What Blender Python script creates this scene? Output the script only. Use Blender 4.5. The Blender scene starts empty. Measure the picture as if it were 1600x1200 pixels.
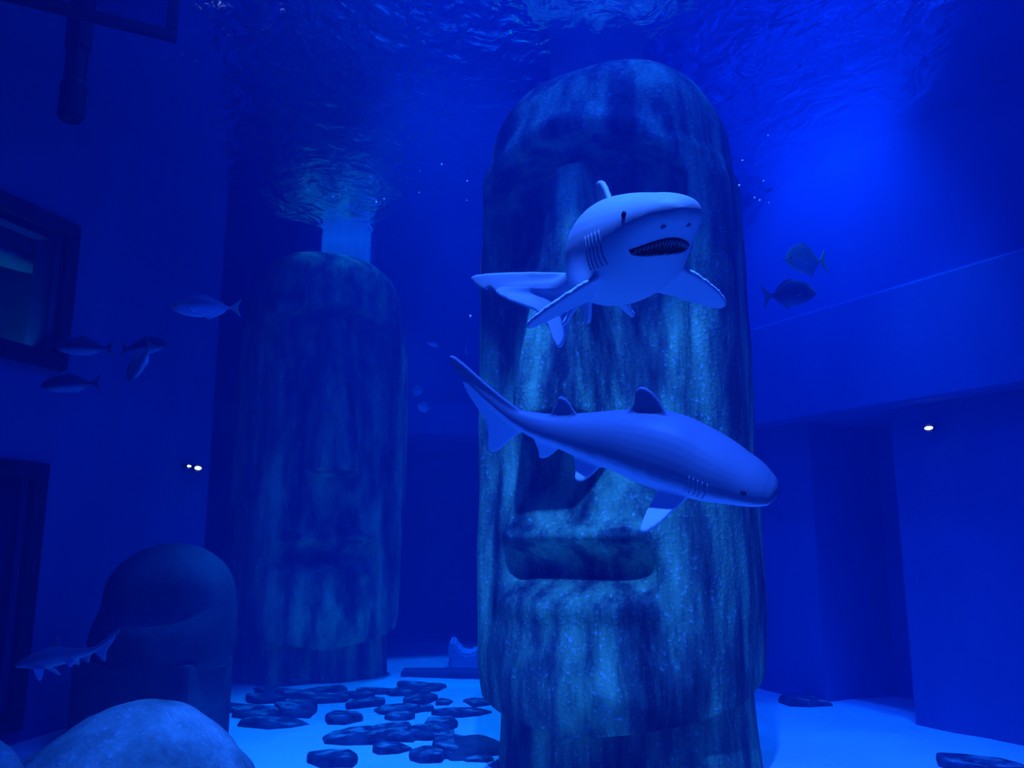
import bpy, bmesh, math, random
import numpy as np
from mathutils import Vector, Matrix, noise
from mathutils.bvhtree import BVHTree

random.seed(7)
SC = bpy.context.scene
COL = SC.collection

# ------------------------------------------------------------------ camera
F = 1300.0
PITCH = math.radians(10.6)
CAMZ = 1.95
cam_data = bpy.data.cameras.new('camera')
cam_data.sensor_width = 36.0
cam_data.lens = 36.0 * F / 1600.0
cam_data.clip_start = 0.05
cam = bpy.data.objects.new('camera', cam_data)
COL.objects.link(cam)
cam.location = (0, 0, CAMZ)
cam.rotation_euler = (math.pi / 2 + PITCH, 0, 0)
SC.camera = cam


def ray(px, py):
    u, v = (px - 800) / F, (600 - py) / F
    c, s = math.cos(PITCH), math.sin(PITCH)
    return Vector((u, c - v * s, s + v * c))


def at(px, py, depth):
    """Point on the pixel's ray at world distance y = depth."""
    d = ray(px, py)
    return Vector((0, 0, CAMZ)) + d * (depth / d.y)


def on_floor(px, py, z=0.0):
    d = ray(px, py)
    return Vector((0, 0, CAMZ)) + d * ((z - CAMZ) / d.z)


# ------------------------------------------------------------------ light
SC.view_settings.view_transform = 'Standard'
SC.view_settings.look = 'None'
SC.view_settings.exposure = 0.0
SC.view_settings.gamma = 1.0
SC.view_settings.use_curve_mapping = False
SC.cycles.volume_bounces = 1
SC.cycles.max_bounces = 4
SC.cycles.transparent_max_bounces = 8
SC.cycles.sample_clamp_indirect = 4.0

world = bpy.data.worlds.new('world')
SC.world = world
world.use_nodes = True
bg = world.node_tree.nodes['Background']
bg.inputs[0].default_value = (0.002, 0.05, 1.0, 1)
bg.inputs[1].default_value = 0.085


def area_light(name, loc, size, power, color, target=None):
    ld = bpy.data.lights.new(name, 'AREA')
    ld.shape = 'RECTANGLE'
    ld.size, ld.size_y = size
    ld.energy = power
    ld.color = color
    o = bpy.data.objects.new(name, ld)
    COL.objects.link(o)
    o.location = loc
    if target is not None:
        o.rotation_euler = (Vector(target) - Vector(loc)).to_track_quat('-Z', 'Y').to_euler()
    return o


def spot_light(name, loc, target, power, color, angle, blend=0.6, radius=0.15):
    ld = bpy.data.lights.new(name, 'SPOT')
    ld.energy = power
    ld.color = color
    ld.spot_size = math.radians(angle)
    ld.spot_blend = blend
    ld.shadow_soft_size = radius
    o = bpy.data.objects.new(name, ld)
    COL.objects.link(o)
    o.location = loc
    o.rotation_euler = (Vector(target) - Vector(loc)).to_track_quat('-Z', 'Y').to_euler()
    return o


BLUE = (0.010, 0.085, 1.0)
area_light('overhead_light_bank', (0.9, 4.9, 9.6), (4.2, 6.0), 750, BLUE)
spot_light('overhead_sand_lamp', (-0.6, 8.4, 9.4), (-0.9, 9.2, 0), 5200, (0.006, 0.30, 1.0), 44)
spot_light('overhead_wall_lamp', (2.9, 8.9, 9.2), (3.7, 10.1, 5.2), 2700, (0.004, 0.11, 1.0), 66, 1.0)
spot_light('overhead_ledge_lamp', (4.2, 7.6, 9.4), (3.6, 8.6, 0), 2600, (0.004, 0.22, 1.0), 30)
spot_light('overhead_back_lamp', (-0.8, 12.6, 9.4), (-0.9, 13.2, 0), 3600, (0.004, 0.22, 1.0), 24)
spot_light('overhead_column_lamp', (-2.4, 11.6, 9.2), (-2.6, 12.9, 6.4), 430, (0.01, 0.22, 1.0), 50)
spot_light('overhead_shark_lamp', (0.0, 0.7, 9.4), (0.55, 4.4, 3.2), 10500, (0.04, 0.17, 1.0), 44)


# ------------------------------------------------------------------ helpers
def tag(o, label=None, cat=None, group=None, kind=None):
    if label: o['label'] = label
    if cat: o['category'] = cat
    if group: o['group'] = group
    if kind: o['kind'] = kind
    return o


def link(name, me, mat=None, parent=None, smooth=False):
    if mat is not None:
        me.materials.append(mat)
    if smooth:
        me.polygons.foreach_set('use_smooth', [True] * len(me.polygons))
    o = bpy.data.objects.new(name, me)
    COL.objects.link(o)
    o.parent = parent
    return o


def empty(name, loc=(0, 0, 0), rz=0.0):
    o = bpy.data.objects.new(name, None)
    COL.objects.link(o)
    o.location = loc
    o.rotation_euler = (0, 0, rz)
    o.empty_display_size = 0.1
    return o


def mesh(name, verts, faces):
    me = bpy.data.meshes.new(name)
    me.from_pydata([tuple(v) for v in verts], [], faces)
    me.update()
    return me


def fix_normals(me):
    bm = bmesh.new(); bm.from_mesh(me)
    bmesh.ops.recalc_face_normals(bm, faces=bm.faces)
    bm.to_mesh(me); bm.free()
    return me


def box_verts(p, q):
    x0, y0, z0 = p; x1, y1, z1 = q
    return [(x0, y0, z0), (x1, y0, z0), (x1, y1, z0), (x0, y1, z0),
            (x0, y0, z1), (x1, y0, z1), (x1, y1, z1), (x0, y1, z1)]


BOXF = [(0, 3, 2, 1), (4, 5, 6, 7), (0, 1, 5, 4), (1, 2, 6, 5), (2, 3, 7, 6), (3, 0, 4, 7)]


def boxes_mesh(name, boxes, bevel=0.0):
    vs, fs = [], []
    for p, q in boxes:
        b = len(vs)
        vs += box_verts(p, q)
        fs += [tuple(i + b for i in f) for f in BOXF]
    me = mesh(name, vs, fs)
    if bevel:
        bm = bmesh.new(); bm.from_mesh(me)
        bmesh.ops.bevel(bm, geom=list(bm.edges), offset=bevel, segments=2, affect='EDGES', profile=0.6)
        bm.to_mesh(me); bm.free()
    return me


def ball_mesh(c, r, name='ball', seg=14):
    bm = bmesh.new()
    bmesh.ops.create_uvsphere(bm, u_segments=seg, v_segments=seg // 2 + 2, radius=1.0)
    for v in bm.verts:
        v.co = Vector(c) + Vector((v.co.x * r[0], v.co.y * r[1], v.co.z * r[2]))
    me = bpy.data.meshes.new(name); bm.to_mesh(me); bm.free()
    return me


# ------------------------------------------------------------------ materials
def new_mat(name):
    m = bpy.data.materials.new(name)
    m.use_nodes = True
    nt = m.node_tree
    bsdf = nt.nodes['Principled BSDF']
    return m, nt, bsdf


def N(nt, kind, **kw):
    n = nt.nodes.new(kind)
    for k, v in kw.items():
        if k.startswith('in_'):
            n.inputs[int(k[3:]) if k[3:].isdigit() else k[3:]].default_value = v
        else:
            setattr(n, k, v)
    return n


def ramp(nt, stops):
    r = nt.nodes.new('ShaderNodeValToRGB')
    el = r.color_ramp.elements
    while len(el) < len(stops):
        el.new(0.5)
    for e, (p, c) in zip(el, stops):
        e.position = p
        e.color = (*c, 1) if len(c) == 3 else c
    return r


def mottled(name, stops, scale=2.0, stretch=(1, 1, 1), rough=0.8, bump=0.3, bump_scale=30.0, speckle=None, offset=True, spec=0.2):
    """Noise-mottled surface: colour ramp over stretched noise, fine bump, optional pale speckle."""
    m, nt, b = new_mat(name)
    L = nt.links.new
    tc = N(nt, 'ShaderNodeTexCoord')
    mp = N(nt, 'ShaderNodeMapping')
    mp.inputs['Scale'].default_value = stretch
    L(tc.outputs['Object'], mp.inputs['Vector'])
    if offset:
        oi = N(nt, 'ShaderNodeObjectInfo')
        mul = N(nt, 'ShaderNodeMath', operation='MULTIPLY'); mul.inputs[1].default_value = 37.0
        L(oi.outputs['Random'], mul.inputs[0])
        L(mul.outputs[0], mp.inputs['Location'])
    n1 = N(nt, 'ShaderNodeTexNoise'); n1.inputs['Scale'].default_value = scale
    n1.inputs['Detail'].default_value = 8; n1.inputs['Roughness'].default_value = 0.62
    L(mp.outputs[0], n1.inputs['Vector'])
    r = ramp(nt, stops)
    L(n1.outputs['Fac'], r.inputs[0])
    col = r.outputs[0]
    n2 = N(nt, 'ShaderNodeTexNoise'); n2.inputs['Scale'].default_value = bump_scale
    n2.inputs['Detail'].default_value = 4
    L(tc.outputs['Object'], n2.inputs['Vector'])
    if speckle:
        sr = ramp(nt, [(speckle[1], (0, 0, 0)), (speckle[2], (1, 1, 1))])
        L(n2.outputs['Fac'], sr.inputs[0])
        # speckle lives mostly on the pale patches
        mulc = N(nt, 'ShaderNodeMath', operation='MULTIPLY')
        L(sr.outputs[0], mulc.inputs[0])
        pr = ramp(nt, [(0.42, (0.08, 0.08, 0.08)), (0.62, (1, 1, 1))])
        L(n1.outputs['Fac'], pr.inputs[0])
        L(pr.outputs[0], mulc.inputs[1])
        mx = N(nt, 'ShaderNodeMix', data_type='RGBA')
        L(mulc.outputs[0], mx.inputs[0])
        L(col, mx.inputs[6])
        mx.inputs[7].default_value = (*speckle[0], 1)
        col = mx.outputs[2]
    L(col, b.inputs['Base Color'])
    b.inputs['Roughness'].default_value = rough
    b.inputs['Specular IOR Level'].default_value = spec
    bp = N(nt, 'ShaderNodeBump'); bp.inputs['Strength'].default_value = bump
    bp.inputs['Distance'].default_value = 0.03
    add = N(nt, 'ShaderNodeMath', operation='ADD')
    L(n1.outputs['Fac'], add.inputs[0]); L(n2.outputs['Fac'], add.inputs[1])
    L(add.outputs[0], bp.inputs['Height'])
    L(bp.outputs[0], b.inputs['Normal'])
    return m


def plain(name, col, rough=0.6, spec=0.2, emit=None, strength=0.0):
    m, nt, b = new_mat(name)
    n1 = N(nt, 'ShaderNodeTexNoise'); n1.inputs['Scale'].default_value = 9.0
    r = ramp(nt, [(0.3, tuple(c * 0.85 for c in col)), (0.7, tuple(min(1, c * 1.12) for c in col))])
    nt.links.new(n1.outputs['Fac'], r.inputs[0])
    nt.links.new(r.outputs[0], b.inputs['Base Color'])
    b.inputs['Roughness'].default_value = rough
    b.inputs['Specular IOR Level'].default_value = spec
    if emit:
        b.inputs['Emission Color'].default_value = (*emit, 1)
        b.inputs['Emission Strength'].default_value = strength
    return m


def hide_mat(name, back, belly, lo=0.35, hi=0.65, rough=0.5, tint=None):
    """Animal skin: 'belly' attribute blends a darker back into a pale underside."""
    m, nt, b = new_mat(name)
    L = nt.links.new
    a = N(nt, 'ShaderNodeAttribute', attribute_name='belly')
    tc = N(nt, 'ShaderNodeTexCoord')
    n = N(nt, 'ShaderNodeTexNoise'); n.inputs['Scale'].default_value = 14; n.inputs['Detail'].default_value = 5
    L(tc.outputs['Object'], n.inputs['Vector'])
    ma = N(nt, 'ShaderNodeMath', operation='MULTIPLY_ADD')
    L(n.outputs['Fac'], ma.inputs[0]); ma.inputs[1].default_value = 0.16
    L(a.outputs['Fac'], ma.inputs[2])
    r = ramp(nt, [(lo + 0.08, back), (hi + 0.08, belly)])
    L(ma.outputs[0], r.inputs[0])
    col = r.outputs[0]
    if tint:
        t = N(nt, 'ShaderNodeAttribute', attribute_name='tint')
        mx = N(nt, 'ShaderNodeMix', data_type='RGBA')
        L(t.outputs['Fac'], mx.inputs[0]); L(col, mx.inputs[6])
        mx.inputs[7].default_value = (*tint, 1)
        col = mx.outputs[2]
    L(col, b.inputs['Base Color'])
    b.inputs['Roughness'].default_value = rough
    b.inputs['Specular IOR Level'].default_value = 0.25
    return m


M = {}
M['sand'] = mottled('sand', [(0.3, (0.62, 0.68, 0.60)), (0.7, (0.78, 0.84, 0.74))], scale=1.2, bump=0.25, bump_scale=22, rough=0.9, offset=False)
M['wall'] = mottled('painted_wall', [(0.3, (0.06, 0.11, 0.27)), (0.7, (0.09, 0.15, 0.34))], scale=0.8, stretch=(1, 1, 0.5), bump=0.1, bump_scale=12, rough=0.85, offset=False)
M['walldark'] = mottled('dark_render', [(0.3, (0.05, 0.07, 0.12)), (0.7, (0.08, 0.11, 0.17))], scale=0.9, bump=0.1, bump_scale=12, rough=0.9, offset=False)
M['stone'] = mottled('algae_stone', [(0.37, (0.018, 0.026, 0.026)), (0.47, (0.075, 0.14, 0.085)), (0.56, (0.18, 0.40, 0.15)), (0.68, (0.36, 0.70, 0.27))],
                     scale=1.7, stretch=(2.0, 2.0, 0.40), bump=0.5, bump_scale=34, speckle=((0.65, 0.85, 0.7), 0.58, 0.72))
M['boulder'] = mottled('boulder_stone', [(0.35, (0.10, 0.17, 0.12)), (0.5, (0.22, 0.36, 0.26)), (0.66, (0.40, 0.58, 0.42))], scale=2.2, bump=0.5, bump_scale=34,
                       speckle=((0.5, 0.7, 0.7), 0.58, 0.74))
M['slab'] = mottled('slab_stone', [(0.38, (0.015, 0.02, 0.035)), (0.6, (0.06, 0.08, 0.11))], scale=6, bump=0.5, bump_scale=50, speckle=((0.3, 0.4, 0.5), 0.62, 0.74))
def dust(m):
    nt = m.node_tree; b = nt.nodes['Principled BSDF']
    src = b.inputs['Base Color'].links[0].from_socket
    g = N(nt, 'ShaderNodeNewGeometry'); sp = N(nt, 'ShaderNodeSeparateXYZ'); nt.links.new(g.outputs['True Normal'], sp.inputs[0])
    r1 = ramp(nt, [(0.80, (0, 0, 0)), (0.97, (1, 1, 1))]); nt.links.new(sp.outputs['Z'], r1.inputs[0])
    n = N(nt, 'ShaderNodeTexNoise'); n.inputs['Scale'].default_value = 7; n.inputs['Detail'].default_value = 6
    nt.links.new(g.outputs['Position'], n.inputs['Vector'])
    r2 = ramp(nt, [(0.48, (0, 0, 0)), (0.66, (1, 1, 1))]); nt.links.new(n.outputs['Fac'], r2.inputs[0])
    mu = N(nt, 'ShaderNodeMath', operation='MULTIPLY'); nt.links.new(r1.outputs[0], mu.inputs[0]); nt.links.new(r2.outputs[0], mu.inputs[1])
    mx = N(nt, 'ShaderNodeMix', data_type='RGBA'); nt.links.new(mu.outputs[0], mx.inputs[0]); nt.links.new(src, mx.inputs[6])
    mx.inputs[7].default_value = (0.30, 0.38, 0.34, 1)
    nt.links.new(mx.outputs[2], b.inputs['Base Color'])


dust(M['slab'])
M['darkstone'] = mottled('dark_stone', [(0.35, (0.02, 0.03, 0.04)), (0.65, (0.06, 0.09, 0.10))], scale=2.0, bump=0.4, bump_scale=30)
M['palestone'] = mottled('pale_stone', [(0.3, (0.35, 0.55, 0.65)), (0.7, (0.45, 0.68, 0.78))], scale=3.0, bump=0.3, bump_scale=30)
M['frame'] = plain('window_frame_black', (0.012, 0.014, 0.02), 0.5)
M['column'] = plain('column_paint', (0.42, 0.62, 0.72), 0.7)
M['pipe'] = plain('pipe_black', (0.015, 0.018, 0.025), 0.5)
M['room'] = plain('viewing_room', (0.06, 0.10, 0.12), 0.8)
M['mirrorteal'] = plain('mirrored_crown_teal', (0.20, 0.45, 0.45), 0.8)
M['lamp'] = plain('lamp_lens', (1, 0.95, 0.8), 0.4, emit=(1.0, 0.92, 0.65), strength=9)
M['lampbody'] = plain('lamp_housing', (0.05, 0.05, 0.06), 0.4)
M['shark'] = hide_mat('shark_skin', (0.46, 0.46, 0.48), (0.86, 0.88, 0.90), 0.42, 0.58)
M['sharkflank'] = hide_mat('shark_skin_plain', (0.17, 0.19, 0.24), (0.80, 0.84, 0.88), 0.55, 0.75)
M['sharkgreen'] = hide_mat('small_shark_skin', (0.16, 0.24, 0.26), (0.42, 0.55, 0.60), 0.35, 0.65)
M['silver'] = hide_mat('silver_fish_skin', (0.10, 0.14, 0.18), (0.60, 0.70, 0.80), 0.35, 0.70, tint=(0.20, 0.30, 0.22))
M['dimfish'] = hide_mat('dusky_fish_skin', (0.03, 0.05, 0.08), (0.45, 0.52, 0.62), 0.55, 0.80, tint=(0.05, 0.08, 0.09))
M['green'] = hide_mat('greenish_fish_skin', (0.36, 0.60, 0.32), (0.50, 0.66, 0.60), 0.3, 0.7, tint=(0.50, 0.75, 0.25))
M['darkfish'] = hide_mat('dark_fish_skin', (0.03, 0.05, 0.08), (0.25, 0.36, 0.42), 0.50, 0.85, tint=(0.16, 0.26, 0.22))
M['reef'] = hide_mat('reef_fish_skin', (0.35, 0.50, 0.60), (0.55, 0.72, 0.80), 0.3, 0.7, tint=(0.45, 0.55, 0.15))
M['black'] = plain('black_soft', (0.006, 0.006, 0.010), 0.5)
M['gum'] = plain('mouth_interior', (0.010, 0.008, 0.014), 0.7)
M['tooth'] = plain('tooth_enamel', (0.40, 0.45, 0.52), 0.4)
M['gill'] = plain('gill_shadow', (0.34, 0.35, 0.38), 0.8)

# glass
gm, gnt, gb = new_mat('window_glass')
gb.inputs['Base Color'].default_value = (0.02, 0.03, 0.05, 1)
gb.inputs['Roughness'].default_value = 0.05
tr = N(gnt, 'ShaderNodeBsdfTransparent'); tr.inputs[0].default_value = (0.6, 0.75, 0.85, 1)
gl = N(gnt, 'ShaderNodeBsdfGlossy'); gl.inputs['Roughness'].default_value = 0.03
lwt = N(gnt, 'ShaderNodeLayerWeight'); lwt.inputs['Blend'].default_value = 0.5
pw = N(gnt, 'ShaderNodeMath', operation='POWER'); pw.inputs[1].default_value = 4.0
gnt.links.new(lwt.outputs['Facing'], pw.inputs[0])
fr = N(gnt, 'ShaderNodeMath', operation='MULTIPLY_ADD'); fr.inputs[1].default_value = 0.9; fr.inputs[2].default_value = 0.04
gnt.links.new(pw.outputs[0], fr.inputs[0])
mxs = N(gnt, 'ShaderNodeMixShader')
gnt.links.new(fr.outputs[0], mxs.inputs[0]); gnt.links.new(tr.outputs[0], mxs.inputs[1]); gnt.links.new(gl.outputs[0], mxs.inputs[2])
gnt.links.new(mxs.outputs[0], gnt.nodes['Material Output'].inputs['Surface'])
M['glass'] = gm

# water: rippled surface that mirrors at grazing angles, lets light in from above, and hazy blue body
WATER_Z = 6.75
wm, wnt, wb = new_mat('water')
L = wnt.links.new
out = wnt.nodes['Material Output']
tcw = N(wnt, 'ShaderNodeTexCoord')
mpw = N(wnt, 'ShaderNodeMapping'); mpw.inputs['Scale'].default_value = (1.0, 0.8, 1.0)
L(tcw.outputs['Object'], mpw.inputs['Vector'])
nw = N(wnt, 'ShaderNodeTexNoise'); nw.inputs['Scale'].default_value = 3.2; nw.inputs['Detail'].default_value = 3; nw.inputs['Distortion'].default_value = 0.6
L(mpw.outputs[0], nw.inputs['Vector'])
bw = N(wnt, 'ShaderNodeBump'); bw.inputs['Strength'].default_value = 0.24; bw.inputs['Distance'].default_value = 0.22
L(nw.outputs['Fac'], bw.inputs['Height'])
frw = N(wnt, 'ShaderNodeFresnel'); frw.inputs['IOR'].default_value = 1.33
L(bw.outputs[0], frw.inputs['Normal'])
trw = N(wnt, 'ShaderNodeBsdfTransparent')
glw = N(wnt, 'ShaderNodeBsdfGlossy'); glw.inputs['Roughness'].default_value = 0.12
glw.inputs['Color'].default_value = (0.9, 0.95, 1, 1)
L(bw.outputs[0], glw.inputs['Normal'])
mxw = N(wnt, 'ShaderNodeMixShader')
L(frw.outputs[0], mxw.inputs[0]); L(trw.outputs[0], mxw.inputs[1]); L(glw.outputs[0], mxw.inputs[2])
L(mxw.outputs[0], out.inputs['Surface'])
vs_ = N(wnt, 'ShaderNodeVolumeScatter')
vs_.inputs['Color'].default_value = (0.02, 0.20, 1.0, 1); vs_.inputs['Density'].default_value = 0.028; vs_.inputs['Anisotropy'].default_value = 0.35
va = N(wnt, 'ShaderNodeVolumeAbsorption')
va.inputs['Color'].default_value = (0.0, 0.55, 1.0, 1); va.inputs['Density'].default_value = 0.10
ad = N(wnt, 'ShaderNodeAddShader')
L(vs_.outputs[0], ad.inputs[0]); L(va.outputs[0], ad.inputs[1])
L(ad.outputs[0], out.inputs['Volume'])
M['water'] = wm

# ------------------------------------------------------------------ setting
# floor: raked sand with low swells
nx, ny = 120, 110
vs, fs = [], []
for j in range(ny + 1):
    for i in range(nx + 1):
        x = -11 + 22 * i / nx; y = -1.2 + 19 * j / ny
        z = 0.05 * noise.noise(Vector((x * 0.7, y * 0.7, 0))) + 0.02 * noise.noise(Vector((x * 2.3, y * 2.3, 4)))
        vs.append((x, y, z))
for j in range(ny):
    for i in range(nx):
        a = j * (nx + 1) + i
        fs.append((a, a + 1, a + nx + 2, a + nx + 1))
floor = tag(link('floor', mesh('floor', vs, fs), M['sand'], smooth=True), 'pale sand bed of the tank, lit bright blue', 'floor', kind='structure')

WALL_TOP = 8.2


class WallPlane:
    """Vertical wall through floor points A (left end) and B; s runs A->B, n points into the tank."""
    def __init__(self, A, B):
        self.A = Vector((A[0], A[1], 0)); d = Vector((B[0] - A[0], B[1] - A[1], 0))
        self.len = d.length; self.d = d.normalized()
        self.n = Vector((self.d.y, -self.d.x, 0))
        self.mat = Matrix(((self.d.x, -self.n.x, 0, self.A.x), (self.d.y, -self.n.y, 0, self.A.y), (0, 0, 1, 0), (0, 0, 0, 1)))

    def hit(self, px, py, off=0.0):
        d = ray(px, py); o = Vector((0, 0, CAMZ))
        t = ((self.A + self.n * off - o).dot(self.n)) / d.dot(self.n)
        p = o + d * t
        return (p - self.A).dot(self.d), p.z

    def place(self, o):
        o.matrix_world = self.mat
        return o


def wall_boxes(s0, s1, z0, z1, holes, th=0.35):
    """Solid wall from s0..s1 split around rectangular holes (local: x = s, y = depth behind the face)."""
    cs = sorted({s0, s1, *[h[0] for h in holes], *[h[1] for h in holes]})
    out_ = []
    cs = [c for c in cs if s0 <= c <= s1]
    for a, b in zip(cs, cs[1:]):
        mid = (a + b) / 2
        zs = [(h[2], h[3]) for h in holes if h[0] < mid < h[1]]
        cur = z0
        for za, zb in sorted(zs):
            if za > cur:
                out_.append(((a, 0, cur), (b, th, za)))
            cur = zb
        if cur < z1:
            out_.append(((a, 0, cur), (b, th, z1)))
    return out_


# right wall
WR = WallPlane(on_floor(1120, 1064), on_floor(1600, 1165))
sA, _ = WR.hit(1278, 900); sB, _ = WR.hit(1412, 900)
_, zb0 = WR.hit(1175, 668, 0.25); _, zt0 = WR.hit(1300, 478, 0.25)
sEnd = WR.len + 9
wr = link('wall_right', boxes_mesh('wall_right', wall_boxes(-3.2, sEnd, -0.4, WALL_TOP, [(sA, sB, -0.4, zb0)])), M['wall'])
tag(WR.place(wr), 'blue painted right wall of the tank', 'wall', kind='structure')
al = link('wall_right_alcove', boxes_mesh('alcove', [((sA - .3, 1.3, -0.4), (sB + .3, 1.5, zb0 + .3)), ((sA - .3, .35, -.4), (sA, 1.3, zb0 + .3)),
                                             ((sB, .35, -.4), (sB + .3, 1.3, zb0 + .3)), ((sA, .35, zb0), (sB, 1.3, zb0 + .3))]), M['wall'])
tag(WR.place(al), 'deep shaded alcove in the right wall under the concrete ledge', 'alcove', kind='structure')
band = link('trim_1', boxes_mesh('trim', [((-3.2, -0.30, zb0), (sEnd, 0.0, zt0))], 0.03), M['wall'])
tag(WR.place(band), 'broad projecting concrete ledge along the right wall', 'ledge', kind='structure')

# back wall
YB = 15.0
WB = WallPlane((-9, YB), (9, YB))
s0, z0 = WB.hit(632, 685); s1, z1 = WB.hit(745, 636)
sb0, _ = WB.hit(560, 800); sb1, _ = WB.hit(860, 800)
wb = link('wall_back', boxes_mesh('wall_back', wall_boxes(0, 18, -0.4, WALL_TOP, [(sb0, sb1, -0.4, z0)])), M['wall'])
tag(WB.place(wb), 'blue painted back wall behind the two statues', 'wall', kind='structure')
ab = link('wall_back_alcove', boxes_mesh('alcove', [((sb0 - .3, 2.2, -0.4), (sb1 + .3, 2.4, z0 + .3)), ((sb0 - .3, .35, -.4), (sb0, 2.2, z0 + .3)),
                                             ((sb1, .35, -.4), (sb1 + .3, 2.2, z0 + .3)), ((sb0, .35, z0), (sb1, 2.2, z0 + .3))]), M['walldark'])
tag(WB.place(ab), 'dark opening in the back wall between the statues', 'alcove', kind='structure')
bb = link('trim_2', boxes_mesh('trim', [((0, -0.5, z0), (18, 0.0, z1))], 0.03), M['wall'])
tag(WB.place(bb), 'pale horizontal beam over the dark opening in the back wall', 'beam', kind='structure')
kb = link('trim_3', boxes_mesh('trim', [((-1.6, 12.5, -0.2), (1.6, 12.9, 0.09))], 0.03), M['walldark'])  # low dark box laid across the sand
tag(kb, 'low dark kerb on the sand before the back opening', 'strip', kind='structure')

# left wall with two windows
WL = WallPlane(on_floor(0, 1172), on_floor(300, 1088))
sw1, zw_t = WL.hit(112, 352); sw1b, zw_b = WL.hit(104, 583)
sw1 = (sw1 + sw1b) / 2; sw0 = sw1 - 2.6
sd1, zd_t = WL.hit(66, 724); sd1b, _ = WL.hit(36, 1090)
sd1 = (sd1 + sd1b) / 2; sd0 = sd1 - 2.2
zd_b = 0.15
FW = 0.17
holes = [(sw0, sw1 - FW, zw_b + FW, zw_t - FW), (sd0, sd1 - FW, zd_b + FW, zd_t - FW)]
sL0 = -9.0
sLE, _ = WL.hit(316, 900)
wl = link('wall_left', boxes_mesh('wall_left', wall_boxes(sL0, sLE, -0.4, WALL_TOP, holes)), M['wall'])
tag(WL.place(wl), 'dim blue left wall of the tank with dark framed windows', 'wall', kind='structure')


def framed_window(name, sa, sb, za, zb, label, plane, room=True):
    root = empty(name)
    root.matrix_world = plane.mat
    tag(root, label, 'window', kind='structure')
    for nm, p, q in (('frame_rail', (sa - FW, -0.08, zb - FW), (sb, 0.2, zb)), ('frame_rail', (sa - FW, -0.08, za), (sb, 0.2, za + FW)),
                     ('frame_stile', (sb - FW, -0.08, za + FW), (sb, 0.2, zb - FW)), ('frame_stile', (sa - FW, -0.08, za + FW), (sa, 0.2, zb - FW))):
        link(nm, boxes_mesh(nm, [(p, q)], 0.015), M['frame'], root)
    link('pane', boxes_mesh('pane', [((sa, 0.08, za + FW), (sb - FW, 0.11, zb - FW))]), M['glass'], root)
    d = 1.6
    rec = [((sa - .3, d, za - .3), (sb + .3, d + .1, zb + .3)), ((sa - .4, .35, za - .3), (sa - .3, d, zb + .3)), ((sb + .3, .35, za - .3), (sb + .4, d, zb + .3)),
           ((sa - .3, .35, za - .4), (sb + .3, d, za - .3)), ((sa - .3, .35, zb + .3), (sb + .3, d, zb + .4))]
    link('recess', boxes_mesh('recess', rec), M['room'], root)
    return root


w1 = framed_window('window_1', sw0, sw1, zw_b, zw_t, 'black framed viewing window high on the left wall', WL)
sc_, zc_ = WL.hit(30, 394, -0.75)
cap = ball_mesh((0, 0, 0), (0.75, 0.16, 0.12), 'mirrored_crown', 24)  # added rounded form standing in for the statue crown mirrored in the pane
co_ = link('mirrored_crown', cap, M['mirrorteal'], w1, True)
co_.location = (sc_ - .34, 0.75, zc_ - .10)
ll = bpy.data.lights.new('mirrored_crown_fill_lamp', 'POINT'); ll.energy = 26; ll.color = (0.0, 0.5, 0.7); ll.shadow_soft_size = 0.1  # unseen lamp added below the sill to light that form
lo_ = bpy.data.objects.new('mirrored_crown_fill_lamp', ll); COL.objects.link(lo_)
lo_.location = WL.mat @ Vector((sc_ - .35, 0.62, zw_b - .08))
w2 = framed_window('window_2', sd0, sd1, zd_b, zd_t, 'tall black framed viewing window low on the left wall beside the boulders', WL)

# ceiling over the water
ce = link('ceiling', boxes_mesh('ceiling', [((-13, -2, 10.2), (13, 19, 10.4))]), M['walldark'])
tag(ce, 'dark roof above the water surface', 'ceiling', kind='structure')

# the water itself
wmesh = boxes_mesh('water', [((-12, -1.0, -0.6), (12, 18.4, WATER_Z))])
water = tag(link('water', wmesh, M['water']), 'hazy blue water filling the tank up to its rippled surface', 'water', kind='stuff')

# ------------------------------------------------------------------ stone head statues
def sstep(a, b, x):
    t = np.clip((x - a) / (b - a), 0, 1)
    return t * t * (3 - 2 * t)


def lerp(z, pts):
    p = sorted(pts)
    return np.interp(z, [a for a, _ in p], [b for _, b in p])


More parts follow.
